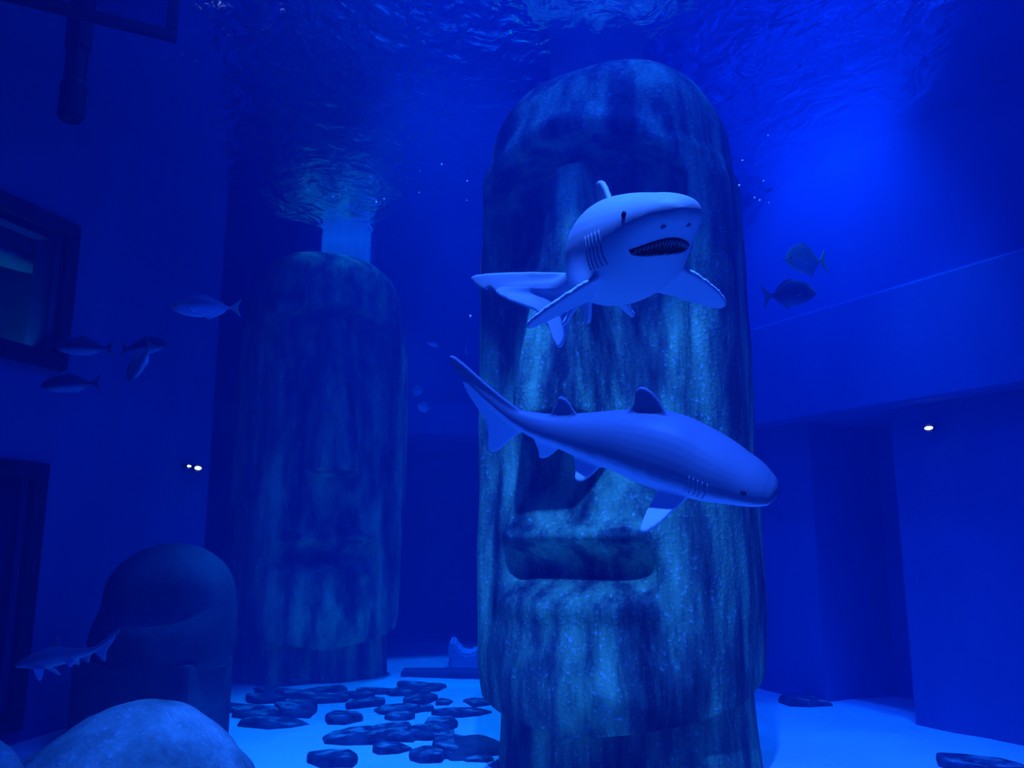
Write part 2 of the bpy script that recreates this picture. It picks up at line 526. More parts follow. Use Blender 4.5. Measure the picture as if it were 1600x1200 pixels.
def head_mesh(nt_=260, nz=330):
    phi = np.linspace(-math.pi, math.pi, nt_, endpoint=False)
    t = np.linspace(0, 1, nz)
    t = np.concatenate([t[:-40], 1 - (1 - t[-40:]) * 1.0])
    PH, T = np.meshgrid(phi, t)
    zbot = 0.47 + 0.46 * np.sin(np.abs(phi) / 2) ** 1.1
    ztop = 6.42
    Tt = 1 - (1 - T) ** 1.25
    Z = zbot[None, :] + (ztop - zbot[None, :]) * Tt
    n = 2.7
    k = np.ones_like(Z)
    zc = 5.45
    up = np.clip((Z - zc) / (ztop - zc), 0, 1)
    k = (1 - up ** 2.4) ** (1 / 2.0)
    # widths down the head: crown a little narrower than the cheeks, jaw tucked in
    wid = lerp(Z, [(0.4, 0.93), (0.9, 0.99), (1.6, 1.0), (4.6, 0.985), (5.2, 0.97), (5.3, 0.94), (5.5, 0.925), (6.5, 0.92)])
    a, b = 1.25 * wid * k, 1.08 * wid * k
    cs, sn = np.cos(PH), np.sin(PH)
    R = (np.abs(sn) ** n + np.abs(cs) ** n) ** (-1 / n)
    X = a * sn * R
    Y = -b * cs * R
    fr = sstep(0.05, 0.5, cs)
    Xn = X
    brow = 5.34 - 0.34 * (np.abs(Xn) / 1.0) ** 2.2
    side = 1 - sstep(0.86, 1.06, np.abs(Xn))
    depth = lerp(Z, [(0.5, 0.0), (1.0, 0.03), (1.9, 0.13), (3.0, 0.20), (4.4, 0.36), (5.4, 0.50)])
    rec = -depth * (1 - sstep(brow - 0.05, brow + 0.05, Z)) * side
    browb = 0.10 * np.exp(-((Z - brow - 0.14) / 0.16) ** 2) * side
    wn = lerp(Z, [(2.8, 0.47), (3.3, 0.43), (4.2, 0.29), (5.2, 0.19)])
    pn = lerp(Z, [(2.8, 0.60), (3.1, 0.64), (4.2, 0.50), (5.2, 0.40)])
    nose = pn * (1 - sstep(wn * 0.55, wn * 1.02, np.abs(Xn))) * sstep(2.80, 2.92, Z) * (1 - sstep(5.1, 5.4, Z))
    eye = -0.14 * np.exp(-((np.abs(Xn) - 0.62) / 0.26) ** 2 - ((Z - 4.75) / 0.34) ** 2)
    mw = 1 - sstep(0.55, 0.78, np.abs(Xn))
    lip = 0.15 * np.exp(-((Z - 1.98) / 0.09) ** 2) * mw + 0.06 * np.exp(-((Z - 1.42) / 0.10) ** 2) * mw
    below = -0.20 * np.exp(-((Z - 1.70) / 0.15) ** 2) * mw
    philt = -0.10 * np.exp(-((Z - 2.5) / 0.25) ** 2) * (1 - sstep(0.5, 0.8, np.abs(Xn)))
    chin = 0.10 * np.exp(-((Z - 0.75) / 0.35) ** 2) * (1 - sstep(0.4, 1.0, np.abs(Xn)))
    D = (rec + browb + nose + eye + lip + below + philt + chin) * fr
    Y = Y - D
    # long shallow ears standing proud at the sides
    ear = 0.06 * np.exp(-((np.abs(PH) - 1.25) / 0.16) ** 2) * sstep(2.3, 2.6, Z) * (1 - sstep(5.0, 5.2, Z))
    X = X * (1 + ear)
    P = np.stack([X, Y, Z], -1).reshape(-1, 3)
    # weathering
    for i in range(len(P)):
        q = Vector(P[i])
        d = 0.022 * noise.noise(q * 1.7) + 0.010 * noise.noise(Vector((q.x * 6, q.y * 6, q.z * 1.6)))
        h = math.hypot(q.x, q.y) + 1e-6
        P[i, 0] += d * q.x / h; P[i, 1] += d * q.y / h
    fs = []
    for j in range(nz - 1):
        for i in range(nt_):
            a0 = j * nt_ + i; a1 = j * nt_ + (i + 1) % nt_
            fs.append((a0, a1, a1 + nt_, a0 + nt_))
    fs.append(tuple(range(nt_ - 1, -1, -1)))
    fs.append(tuple((nz - 1) * nt_ + i for i in range(nt_)))
    return mesh('stone_head', P, fs)


def neck_mesh(nt_=120, nz=40):
    vs, fs = [], []
    for j in range(nz):
        z = -0.15 + 1.6 * j / (nz - 1)
        w = 1.0 - 0.05 * max(0, z)
        for i in range(nt_):
            p = 2 * math.pi * i / nt_
            s, c = math.sin(p), math.cos(p)
            R = (abs(s) ** 2.7 + abs(c) ** 2.7) ** (-1 / 2.7)
            v = Vector((1.14 * w * s * R, 0.10 - 0.92 * w * c * R, z))
            d = 0.03 * noise.noise(v * 1.5 + Vector((9, 0, 0)))
            vs.append((v.x * (1 + d), v.y * (1 + d), z))
    for j in range(nz - 1):
        for i in range(nt_):
            a0 = j * nt_ + i; a1 = j * nt_ + (i + 1) % nt_
            fs.append((a0, a1, a1 + nt_, a0 + nt_))
    fs.append(tuple(range(nt_ - 1, -1, -1)))
    fs.append(tuple((nz - 1) * nt_ + i for i in range(nt_)))
    return mesh('statue_neck', vs, fs)


HM, NM = head_mesh(), neck_mesh()
for me_ in (HM, NM):
    me_.materials.append(M['stone'])
    me_.polygons.foreach_set('use_smooth', [True] * len(me_.polygons))


def statue(loc, rz, scale, label):
    root = empty('stone_head_statue', loc, rz)
    root.scale = scale
    tag(root, label, 'statue', 'giant stone head statues standing in the tank')
    for nm, me_ in (('head', HM), ('neck', NM)):
        o = bpy.data.objects.new(nm, me_); COL.objects.link(o); o.parent = root
    return root


p_main = at(960, 600, 7.55)
p_left = at(503, 600, 12.75)
statue((p_main.x, 7.55, 0), math.radians(-30), (.965, .965, 1), 'giant stone head statue directly behind the two sharks, turned toward the left wall')
statue((p_left.x, 12.75, 0), math.radians(24), (1, 1, 1), 'dim stone head statue standing far back below the bright column')

# columns that carry on up from the statues to the surface
def col_mesh(w, d, z0, z1):
    return boxes_mesh('column', [((-w / 2, -d / 2, z0), (w / 2, d / 2, z1))], 0.02)


pc = at(545, 375, 13.0)
o = tag(link('column', col_mesh(0.80, 0.5, 5.9, WALL_TOP + .6), M['column']), 'bright square column rising from the crown of the far stone head', 'column')
o.location = (pc.x, 13.05, 0)
pc = at(925, 40, 8.0)
o = tag(link('column', col_mesh(0.95, 0.6, 6.0, WALL_TOP + .6), M['walldark']), 'dark square column rising from the crown of the near stone head', 'column')
o.location = (pc.x, 7.9, 0)


# ------------------------------------------------------------------ third dark head and boulders at the left
def blob(name, center, radii, seed, rough=0.12, sub=5, flat=None, mat='boulder', freq=1.1, power=2.0):
    bm = bmesh.new()
    bmesh.ops.create_icosphere(bm, subdivisions=sub, radius=1.0)
    off = Vector((seed * 13.1, seed * 7.7, seed * 3.3))
    for v in bm.verts:
        c = v.co.normalized()
        rr = (abs(c.x) ** power + abs(c.y) ** power + abs(c.z) ** power) ** (-1 / power)
        d = 1 + rough * noise.noise(c * freq + off) + rough * 0.4 * noise.noise(c * freq * 3 + off) + rough * 0.12 * noise.noise(c * freq * 9 + off)
        v.co = Vector((c.x * radii[0], c.y * radii[1], c.z * radii[2])) * rr * d
    me = bpy.data.meshes.new(name)
    bm.to_mesh(me); bm.free()
    o = link(name, me, M[mat], smooth=True)
    o.location = center
    return o


b1 = at(215, 1190, 5.0)
o = blob('boulder', (b1.x - .10, 5.1, 0.28), (0.78, 0.75, 0.70), 3, 0.10)
tag(o, 'broad rounded boulder mottled with pale algae, beside the open sand', 'boulder')
o = blob('boulder', (-2.46, 3.85, 0.42), (0.42, 0.42, 0.74), 5, 0.10)
tag(o, 'smaller pale topped boulder below the low dark window', 'boulder')

# dark domed head on its block, against the left wall
dn = at(235, 1000, 8.3)
root = empty('dark_stone_head', (dn.x, 8.6, 0), math.radians(-8))
tag(root, 'dark domed stone head on a block between the boulders and the left wall', 'statue')


def dome_mesh():
    vs, fs = [], []; nt_, nz = 72, 44
    for j in range(nz):
        t = j / (nz - 1)
        z = 0.72 + 1.20 * t
        up = max(0, (t - 0.35) / 0.65)
        k = (1 - up ** 2.3) ** 0.5 if up < 1 else 0.0
        k *= 0.9 + 0.1 * min(1, t / 0.2)
        for i in range(nt_):
            p = 2 * math.pi * i / nt_; s, c = math.sin(p), math.cos(p)
            R = (abs(s) ** 2.6 + abs(c) ** 2.6) ** (-1 / 2.6)
            v = Vector((0.68 * k * s * R + 0.06 * t, -0.5 * k * c * R, z))
            d = 0.05 * noise.noise(v * 2.1 + Vector((5, 5, 5)))
            if c > 0.2:   # shallow brow hollow on the front
                v.y += 0.14 * c * math.exp(-((z - 1.3) / 0.16) ** 2)
            vs.append((v.x * (1 + d), v.y * (1 + d), z))
    for j in range(nz - 1):
        for i in range(nt_):
            a0 = j * nt_ + i; a1 = j * nt_ + (i + 1) % nt_
            fs.append((a0, a1, a1 + nt_, a0 + nt_))
    fs.append(tuple(range(nt_ - 1, -1, -1)))
    return mesh('dome', vs, fs)


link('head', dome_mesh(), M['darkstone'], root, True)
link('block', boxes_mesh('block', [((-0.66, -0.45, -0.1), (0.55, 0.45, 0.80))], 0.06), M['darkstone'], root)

# pale scooped rock seen in the back opening
def scoop_mesh():
    outl = [(0, 0), (0.62, 0), (0.72, .3), (0.62, .46), (0.50, .36), (0.38, .26), (0.26, .24), (0.16, .30), (0.08, .42), (0.02, .44), (-.02, .30), (0.02, .10), (-.08, .04)]
    bm = bmesh.new()
    fr_ = [bm.verts.new((x, 0, z)) for x, z in outl]
    f = bm.faces.new(fr_)
    r = bmesh.ops.extrude_face_region(bm, geom=[f])
    for v in r['geom']:
        if isinstance(v, bmesh.types.BMVert):
            v.co.y += 0.5; v.co.z *= 1.1
    bmesh.ops.recalc_face_normals(bm, faces=bm.faces)
    bmesh.ops.bevel(bm, geom=list(bm.edges), offset=0.03, segments=2, affect='EDGES')
    me = bpy.data.meshes.new('scoop'); bm.to_mesh(me); bm.free()
    return me


ps = on_floor(697, 1050)
o = link('pale_rock', scoop_mesh(), M['palestone'])
o.location = (ps.x + .02, ps.y + 0.2, -0.02)
tag(o, 'pale scooped rock before the dark opening in the back wall', 'rock')

# ------------------------------------------------------------------ flat stones on the sand
def slab_mesh(seed, w, d, h):
    rnd = random.Random(seed)
    n = rnd.randint(6, 8)
    bm = bmesh.new()
    ring = []
    for k in range(n):
        a = 2 * math.pi * (k + rnd.uniform(-.25, .25)) / n
        r = rnd.uniform(0.74, 1.12)
        sq = (abs(math.cos(a)) ** 3 + abs(math.sin(a)) ** 3) ** (-1 / 3)
        ring.append((math.cos(a) * r * sq * w / 2, math.sin(a) * r * sq * d / 2))
    layers = []
    tilt = rnd.uniform(-.10, .10)
    for (z, sc_) in ((-0.05, 0.94), (h * 0.35, 1.04), (h * 0.8, 1.0), (h, 0.90)):
        layers.append([bm.verts.new((x * sc_ * rnd.uniform(.95, 1.05), y * sc_ * rnd.uniform(.95, 1.05), z * rnd.uniform(.9, 1.1) + (tilt * x if z > h * .5 else 0))) for x, y in ring])
    for la, lb in zip(layers, layers[1:]):
        for k in range(n):
            bm.faces.new((la[k], la[(k + 1) % n], lb[(k + 1) % n], lb[k]))
    c = bm.verts.new((0, 0, h * 1.05))
    for k in range(n):
        bm.faces.new((layers[-1][k], layers[-1][(k + 1) % n], c))
    bm.faces.new(list(reversed(layers[0])))
    bmesh.ops.recalc_face_normals(bm, faces=bm.faces)
    bmesh.ops.bevel(bm, geom=[e for e in bm.edges], offset=min(0.012, h * .12), segments=1, affect='EDGES')
    me = bpy.data.meshes.new('slab'); bm.to_mesh(me); bm.free()
    return me


SLAB_LABEL = 'flat dark slab stone in the main heap on open sand between the statues'
SLAB_GROUP = 'flat dark stones strewn on the sand'
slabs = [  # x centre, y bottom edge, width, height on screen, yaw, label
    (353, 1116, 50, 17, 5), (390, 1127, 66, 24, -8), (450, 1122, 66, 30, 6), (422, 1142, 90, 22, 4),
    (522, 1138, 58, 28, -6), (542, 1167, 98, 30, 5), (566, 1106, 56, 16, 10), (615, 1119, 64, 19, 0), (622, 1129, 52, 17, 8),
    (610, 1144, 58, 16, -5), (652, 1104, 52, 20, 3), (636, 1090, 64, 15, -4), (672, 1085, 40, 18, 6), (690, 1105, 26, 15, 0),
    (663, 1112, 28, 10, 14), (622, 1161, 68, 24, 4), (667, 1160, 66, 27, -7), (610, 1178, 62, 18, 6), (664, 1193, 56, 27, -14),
    (686, 1142, 46, 22, 4), (718, 1120, 78, 13, 6), (742, 1196, 48, 16, -9), (507, 1097, 54, 13, 3), (470, 1092, 70, 13, -5), (410, 1098, 64, 14, 4), (545, 1092, 62, 12, -3), (590, 1086, 60, 11, 5), (430, 1086, 70, 11, 0), (505, 1084, 66, 10, 4), (575, 1100, 40, 10, -8), (655, 1076, 56, 10, 3),  # later entries here: extra slabs filling in shade below the far statue
]
special = [
    (510, 1200, 74, 30, -4, 'chunky dark stone with a pale dusted top, alone on open sand'),
    (704, 1188, 62, 40, 5, 'thick speckled dark block beside the near statue\'s shadow'),
    (747, 1106, 40, 15, 2, 'small square-cut dark block near the jaw of the near statue'),
    (1268, 1107, 66, 22, 0, 'lone dark flat stone at the foot of the right wall'),
    (1550, 1212, 120, 32, -3, 'dark flat stone on the sand under the right ledge'),
]
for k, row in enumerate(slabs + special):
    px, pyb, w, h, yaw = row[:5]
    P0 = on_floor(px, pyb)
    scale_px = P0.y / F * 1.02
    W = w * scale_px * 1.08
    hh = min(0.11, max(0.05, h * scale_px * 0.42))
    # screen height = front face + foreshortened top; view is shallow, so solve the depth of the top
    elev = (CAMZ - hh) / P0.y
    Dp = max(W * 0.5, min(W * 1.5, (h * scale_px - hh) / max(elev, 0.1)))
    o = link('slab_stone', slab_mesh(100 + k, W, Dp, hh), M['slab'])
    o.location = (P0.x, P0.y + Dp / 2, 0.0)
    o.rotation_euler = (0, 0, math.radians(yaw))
    if len(row) > 5:
        tag(o, row[5], 'stone')
    else:
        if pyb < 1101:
            tag(o, 'flat dark slab stone in the row that also fills in shade along the foot of the far statue', 'stone', 'slab stones along the foot of the far statue')
        elif px < 470:
            tag(o, 'flat dark slab stone in the small cluster toward the dark domed head', 'stone', 'slab stones in the small cluster')
        elif px > 684:
            tag(o, 'flat dark slab stone close beside the near statue', 'stone', 'slab stones beside the near statue')
        else:
            tag(o, SLAB_LABEL, 'stone', SLAB_GROUP)
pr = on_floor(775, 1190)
o = blob('shadow_rock', (pr.x - .22, pr.y + 0.30, 0.0), (0.30, 0.35, 0.13), 11, 0.2, mat='darkstone', sub=4)  # dark mound added where the near statue shades the sand
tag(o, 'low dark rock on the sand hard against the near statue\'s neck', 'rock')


# ------------------------------------------------------------------ animals
def loft(bm, stations, nseg=28, power=2.2):
    """stations: (x, zc, up, down, half width)"""
    rings = []
    for (x, zc, u, dn_, w) in stations:
        r = []
        for k in range(nseg):
            a = 2 * math.pi * k / nseg
            c, s = math.cos(a), math.sin(a)
            R = (abs(c) ** power + abs(s) ** power) ** (-1 / power)
            r.append(bm.verts.new((x, w * c * R, zc + (u if s > 0 else dn_) * s * R)))
        rings.append(r)
    for a, b in zip(rings, rings[1:]):
        for k in range(nseg):
            bm.faces.new((a[k], a[(k + 1) % nseg], b[(k + 1) % nseg], b[k]))
    bm.faces.new(rings[0]); bm.faces.new(list(reversed(rings[-1])))


def smooth_stations(st, n):
    st = np.array(st)
    xs = np.linspace(0, 1, n) ** 1.35 * (st[-1, 0] - st[0, 0]) + st[0, 0]
    out_ = [xs]
    from_x = st[:, 0]
    for c in range(1, 5):
        # monotone-ish cubic through the control values
        y = st[:, c]
        m = np.gradient(y, from_x)
        i = np.clip(np.searchsorted(from_x, xs) - 1, 0, len(from_x) - 2)
        h = from_x[i + 1] - from_x[i]; t = (xs - from_x[i]) / h
        out_.append((2 * t**3 - 3 * t**2 + 1) * y[i] + (t**3 - 2 * t**2 + t) * h * m[i] + (-2 * t**3 + 3 * t**2) * y[i + 1] + (t**3 - t**2) * h * m[i + 1])
    return list(zip(*out_))


def plate(bm, pts, nrm, t):
    """closed plate of thickness t through a planar polygon of 3-D points"""
    nrm = Vector(nrm).normalized() * (t / 2)
    a = [bm.verts.new(Vector(p) + nrm) for p in pts]
    b = [bm.verts.new(Vector(p) - nrm) for p in pts]
    n = len(pts)
    bm.faces.new(a); bm.faces.new(list(reversed(b)))
    for k in range(n):
        bm.faces.new((a[k], b[k], b[(k + 1) % n], a[(k + 1) % n]))


def round_poly(pts, n=3):
    """Chaikin corner cutting, keeps outline recognisable"""
    P = [Vector(p) for p in pts]
    for _ in range(n):
        Q = []
        for i in range(len(P)):
            a, b = P[i], P[(i + 1) % len(P)]
            Q += [a.lerp(b, .2), a.lerp(b, .8)]
        P = Q
    return P


def fuse(bm, voxel, smooth=3):
    """One continuous skin from overlapping closed shells."""
    bmesh.ops.recalc_face_normals(bm, faces=bm.faces)
    bmesh.ops.triangulate(bm, faces=bm.faces)
    me = bpy.data.meshes.new('tmp'); bm.to_mesh(me); bm.free()
    o = bpy.data.objects.new('tmp', me); COL.objects.link(o)
    md = o.modifiers.new('r', 'REMESH'); md.mode = 'VOXEL'; md.voxel_size = voxel; md.use_smooth_shade = True
    sm = o.modifiers.new('s', 'SMOOTH'); sm.factor = 0.5; sm.iterations = smooth
    dg = bpy.context.evaluated_depsgraph_get(); dg.update()
    res = bpy.data.meshes.new_from_object(o.evaluated_get(dg))
    bpy.data.objects.remove(o); bpy.data.meshes.remove(me)
    return res


class Spine:
    """Catmull-Rom spine in world space; maps straight body space (x along, y side, z up) onto it."""
    def __init__(self, pts, length, up=(0, 0, 1), roll=0.0):
        P = [Vector(p) for p in pts]
        P = [P[0] * 2 - P[1]] + P + [P[-1] * 2 - P[-2]]
        S = []
        for i in range(1, len(P) - 2):
            for k in range(24):
                t = k / 24
                S.append(0.5 * ((2 * P[i]) + (P[i + 1] - P[i - 1]) * t + (2 * P[i - 1] - 5 * P[i] + 4 * P[i + 1] - P[i + 2]) * t * t + (3 * P[i] - P[i - 1] - 3 * P[i + 1] + P[i + 2]) * t**3))
        S.append(P[-2])
        self.S = np.array([list(s) for s in S])
        d = np.linalg.norm(np.diff(self.S, axis=0), axis=1)
        self.s = np.concatenate([[0], np.cumsum(d)])
        self.k = self.s[-1] / length
        T = np.gradient(self.S, self.s, axis=0)
        self.T = T / np.linalg.norm(T, axis=1)[:, None]
        up = np.array(up, float)
        side = np.cross(up, self.T); side /= np.linalg.norm(side, axis=1)[:, None]
        upv = np.cross(self.T, side)
        c, s_ = math.cos(roll), math.sin(roll)
        self.side = side * c + upv * s_
        self.up = upv * c - side * s_

    def map(self, V):
        V = np.asarray(V, float)
        x = V[:, 0] * self.k
        g = lambda A: np.stack([np.interp(x, self.s, A[:, i]) for i in range(3)], -1)
        base = g(self.S)
        # straight continuation beyond the ends
        over = np.where(x > self.s[-1], x - self.s[-1], np.where(x < 0, x, 0))
        T, SD, U = g(self.T), g(self.side), g(self.up)
        return base + T * over[:, None] + SD * V[:, 1:2] * self.k + U * V[:, 2:3] * self.k


def warp(me, spine, origin):
    n = len(me.vertices)
    co = np.empty(n * 3); me.vertices.foreach_get('co', co)
    w = spine.map(co.reshape(-1, 3)) - np.array(origin)
    me.vertices.foreach_set('co', w.reshape(-1)); me.update()
    return me


def belly_attr(me, fn, name='belly'):
    n = len(me.vertices)
    co = np.empty(n * 3); me.vertices.foreach_get('co', co)
    at_ = me.attributes.new(name, 'FLOAT', 'POINT')
    at_.data.foreach_set('value', fn(co.reshape(-1, 3)).astype(np.float32))


SHARK_ST = [  # x, zc, up, down, half width  (fractions of total length)
    (0.000, .010, .004, .004, .006), (0.010, .010, .016, .013, .027), (0.033, .010, .028, .022, .044), (0.07, .010, .042, .034, .057),
    (0.11, .008, .054, .046, .064), (0.16, .004, .070, .064, .077), (0.22, 0, .086, .078, .087), (0.30, 0, .096, .086, .090), (0.38, 0, .092, .084, .084),
    (0.46, 0, .076, .072, .068), (0.54, 0, .062, .061, .055), (0.61, .002, .048, .046, .042), (0.67, .004, .038, .036, .032), (0.72, .008, .033, .030, .025),
    (0.78, .022, .022, .02, .014), (0.86, .062, .016, .014, .009), (0.93, .100, .010, .010, .006)]


def shark_body(L, pect=1.0, droop=0.5, voxel=0.011, girth=1.0, snout=1.0, dorsal=1.0):
    bm = bmesh.new()
    loft(bm, smooth_stations([(a, b, c * g, d * g, e * g) for a, b, c, d, e in SHARK_ST for g in (girth * (1 + (snout - 1) * max(0, 1 - a / .2)),)], 60), 32, 2.15)
    t = 0.0105
    # first and second dorsal, anal
    plate(bm, round_poly([(.315, 0, .07), (.335, 0, .08 + .04 * dorsal), (.37, 0, .08 + .092 * dorsal), (.405, 0, .08 + .11 * dorsal), (.42, 0, .08 + .09 * dorsal), (.42, 0, .08 + .04 * dorsal), (.455, 0, .078), (.42, 0, .04)], 2), (0, 1, 0), t)
    plate(bm, round_poly([(.56, 0, .03), (.59, 0, .075), (.62, 0, .112), (.645, 0, .118), (.65, 0, .09), (.67, 0, .045), (.64, 0, .01)], 2), (0, 1, 0), t)
    plate(bm, round_poly([(.61, 0, -.02), (.635, 0, -.06), (.665, 0, -.095), (.69, 0, -.100), (.692, 0, -.07), (.715, 0, -.028), (.68, 0, .0)], 2), (0, 1, 0), t)
    # tail
    plate(bm, round_poly([(.70, 0, .02), (.77, 0, .055), (.85, 0, .098), (.93, 0, .142), (1.0, 0, .172), (1.0, 0, .150), (.975, 0, .112), (.958, 0, .118), (.945, 0, .082),
                          (.90, 0, .030), (.865, 0, -.004), (.85, 0, -.045), (.845, 0, -.115), (.815, 0, -.108), (.775, 0, -.05), (.73, 0, -.005)], 2), (0, 1, 0), t)
    for s in (-1, 1):
        # pectorals: broad triangles leaving the lower flank
        q = lambda x, y, z: (x, s * y, z)
        k = pect
        pts = [q(.195, .060, -.040), q(.215, .060 + .06 * k, -.040 - .06 * k * droop), q(.255, .060 + .125 * k, -.040 - .125 * k * droop), q(.295, .060 + .165 * k, -.040 - .165 * k * droop),
               q(.325, .060 + .165 * k, -.040 - .165 * k * droop), q(.322, .060 + .10 * k, -.040 - .10 * k * droop), q(.310, .060 + .04 * k, -.040 - .04 * k * droop), q(.305, .040, -.035), q(.22, .030, -.03)]
        pts = [(a_, b_, c_ - .30 * max(0, a_ - .195)) for a_, b_, c_ in pts]
        plate(bm, round_poly(pts, 2), (.4, s * droop, 1), t)
        pts = [q(.485, .030, -.045), q(.515, .060, -.085), q(.545, .078, -.108), q(.565, .076, -.106), q(.570, .055, -.080), q(.585, .025, -.045), q(.54, .010, -.03)]
        plate(bm, round_poly(pts, 2), (0, .75, .6 * s), t)
    for v in bm.verts:
        v.co *= L
    return fuse(bm, voxel)


def belly_fn(L, bias=0.0):
    xs = [s[0] * L for s in SHARK_ST]
    def fn(co):
        x, y, z = co.T
        zc = np.interp(x, xs, [s[1] * L for s in SHARK_ST]); up = np.interp(x, xs, [s[2] * L for s in SHARK_ST]); dn_ = np.interp(x, xs, [s[3] * L for s in SHARK_ST])
        rel = np.where(z > zc, (z - zc) / np.maximum(up, .01), (z - zc) / np.maximum(dn_, .01))
        return np.clip(0.5 - 0.5 * rel + bias, 0, 1)
    return fn


def conform(bvh, pts, direction, off):
    out_ = []
    d = Vector(direction)
    for p in pts:
        h = bvh.ray_cast(Vector(p) - d * 2.0, d)
        out_.append((h[0] + h[1].normalized() * off * (1 if h[1].dot(d) < 0 else -1)) if h[0] is not None else Vector(p))
    return out_


def strip_mesh(grid, thick_dir, name):
    """grid[j][i] of points -> thin closed shell"""
    nj, ni = len(grid), len(grid[0])
    d = Vector(thick_dir)
    vs = [p for r in grid for p in r] + [p + d for r in grid for p in r]
    o_ = nj * ni
    fs = []
    for j in range(nj - 1):
        for i in range(ni - 1):
            a = j * ni + i
            fs.append((a, a + 1, a + ni + 1, a + ni)); fs.append((a + o_, a + ni + o_, a + ni + 1 + o_, a + 1 + o_))
    edge = [j * ni for j in range(nj)], [j * ni + ni - 1 for j in range(nj)], list(range(ni)), [(nj - 1) * ni + i for i in range(ni)]
    for e in edge:
        for a, b in zip(e, e[1:]):
            fs.append((a, b, b + o_, a + o_))
    return fix_normals(mesh(name, vs, fs))


def make_shark(name, L, spine, label, mat, pect=1.0, droop=0.5, voxel=0.011, mouth=True, gills=True, bias=0.0, group=None, girth=1.0, snout=1.0, dorsal=1.0):
    me = shark_body(L, pect, droop, voxel, girth, snout, dorsal)
    belly_attr(me, belly_fn(L, bias))
    bvh = BVHTree.FromPolygons([v.co.copy() for v in me.vertices], [tuple(p.vertices) for p in me.polygons])
    origin = spine.map([[0.35 * L, 0, 0]])[0]
    root = empty(name, origin)
    tag(root, label, 'shark', group)
    parts = [('body', me, mat)]
    for s in (-1, 1):
        h = bvh.ray_cast(Vector((.082 * L, s * L, .026 * L)), Vector((0, -s, 0)))
        if h[0] is not None:
            parts.append(('eye', ball_mesh(h[0], (.0075 * L, .004 * L, .0065 * L)), M['black']))
        if mouth:
            h = bvh.ray_cast(Vector((.030 * L, s * .020 * L, -L)), Vector((0, 0, 1)))
            if h[0] is not None:
                parts.append(('nostril', ball_mesh(h[0], (.006 * L, .004 * L, .003 * L)), M['gill']))
    if mouth:
        # crescent mouth under the snout
        ni, nj = 25, 7
        xf = lambda u: .056 + .050 * u * u            # front lip
        xb = lambda u: .056 + .050 * u * u + .044 * (1 - u * u) ** 0.7   # lower jaw line
        grid = []
        for j in range(nj):
            row = []
            for i in range(ni):
                u = -1 + 2 * i / (ni - 1)
                x = xf(u) + (xb(u) - xf(u)) * j / (nj - 1)
                row.append(Vector((x * L, u * .050 * L, 0)))
            grid.append(conform(bvh, row, (0, 0, 1), .0016 * L))
        parts.append(('mouth', strip_mesh(grid, (0, 0, .006 * L), 'mouth'), M['gum']))
        # ragged teeth, upper and lower row
        vs, fs = [], []
        rnd = random.Random(5)
        for lower in (0, 1):
            for k in range(19):
                u = -0.84 + 1.68 * k / 18 + (0.04 if lower else 0)
                x = (xb(u) - .002) if lower else (xf(u) + .002)
                ln = rnd.uniform(.010, .018) * L * (1 - .4 * abs(u))
                base = conform(bvh, [Vector((x * L, u * .050 * L, 0))], (0, 0, 1), .002 * L)[0]
                tip = conform(bvh, [Vector((x * L + (-ln if lower else ln), u * .050 * L, 0))], (0, 0, 1), .006 * L)[0]
                r = .0022 * L
                b = len(vs)
                vs += [base + Vector((0, -r, 0)), base + Vector((0, r, 0)), base + Vector((0, 0, -r * 1.5)), tip]
                fs += [(b, b + 1, b + 2), (b, b + 3, b + 1), (b + 1, b + 3, b + 2), (b + 2, b + 3, b)]
        parts.append(('teeth', fix_normals(mesh('teeth', vs, fs)), M['tooth']))
    if gills:
        for s in (-1, 1):
            for k in range(5):
                x = (.155 + .013 * k) * L
                grid = []
                for w_ in (-.0016, .0016):
                    row = [Vector((x + w_ * L + .010 * L * abs(z_) / .04, 0, z_ * L)) for z_ in np.linspace(-.035, .022, 9)]
                    grid.append(conform(bvh, row, (0, -s, 0), .0012 * L))
                parts.append(('gill_slit', strip_mesh(grid, (0, -s * .003 * L, 0), 'gill'), M['gill']))
    for nm, m_, mt in parts:
        warp(m_, spine, origin)
        link(nm, m_, mt, root, True)
    return root


# shark swimming at the viewer, tail swept to one side
pix = [(1066, 334, 2.38), (1020, 368, 2.64), (968, 398, 3.02), (930, 420, 3.42), (905, 444, 3.80), (846, 482, 4.05), (772, 524, 4.20)]
pts = [at(*p) for p in pix]
make_shark('sand_tiger_shark', 2.3, Spine(pts, 2.3, roll=math.radians(-8)), 'shark swimming head-on with open toothy mouth and pale belly, before the stone face', M['shark'], droop=0.30, pect=0.78, girth=1.06, dorsal=0.72)

# shark passing below, seen from the side
pix = [(1213, 778, 4.75), (1150, 752, 4.8), (1075, 718, 4.9), (990, 694, 5.0), (915, 682, 5.1), (855, 672, 5.15), (795, 660, 5.2), (742, 646, 5.25), (695, 630, 5.3)]
pts = [at(*p) for p in pix]
make_shark('sand_tiger_shark', 2.3, Spine(pts, 2.3, roll=math.radians(-35)), 'shark swimming sideways with head dipped, across the mouth of the near statue', M['sharkflank'], droop=0.9, mouth=False, pect=0.62, girth=1.2, snout=1.35)

# small shark low at the left
pix = [(24, 1043, 6.6), (70, 1030, 6.6), (120, 1022, 6.6), (165, 1014, 6.6), (190, 1010, 6.6)]
pts = [at(*p) for p in pix]
make_shark('small_shark', 0.95, Spine(pts, 0.95), 'small slender greenish shark swimming low past the dark domed head', M['sharkgreen'], droop=0.9, mouth=False, gills=False, voxel=0.006, pect=0.7)


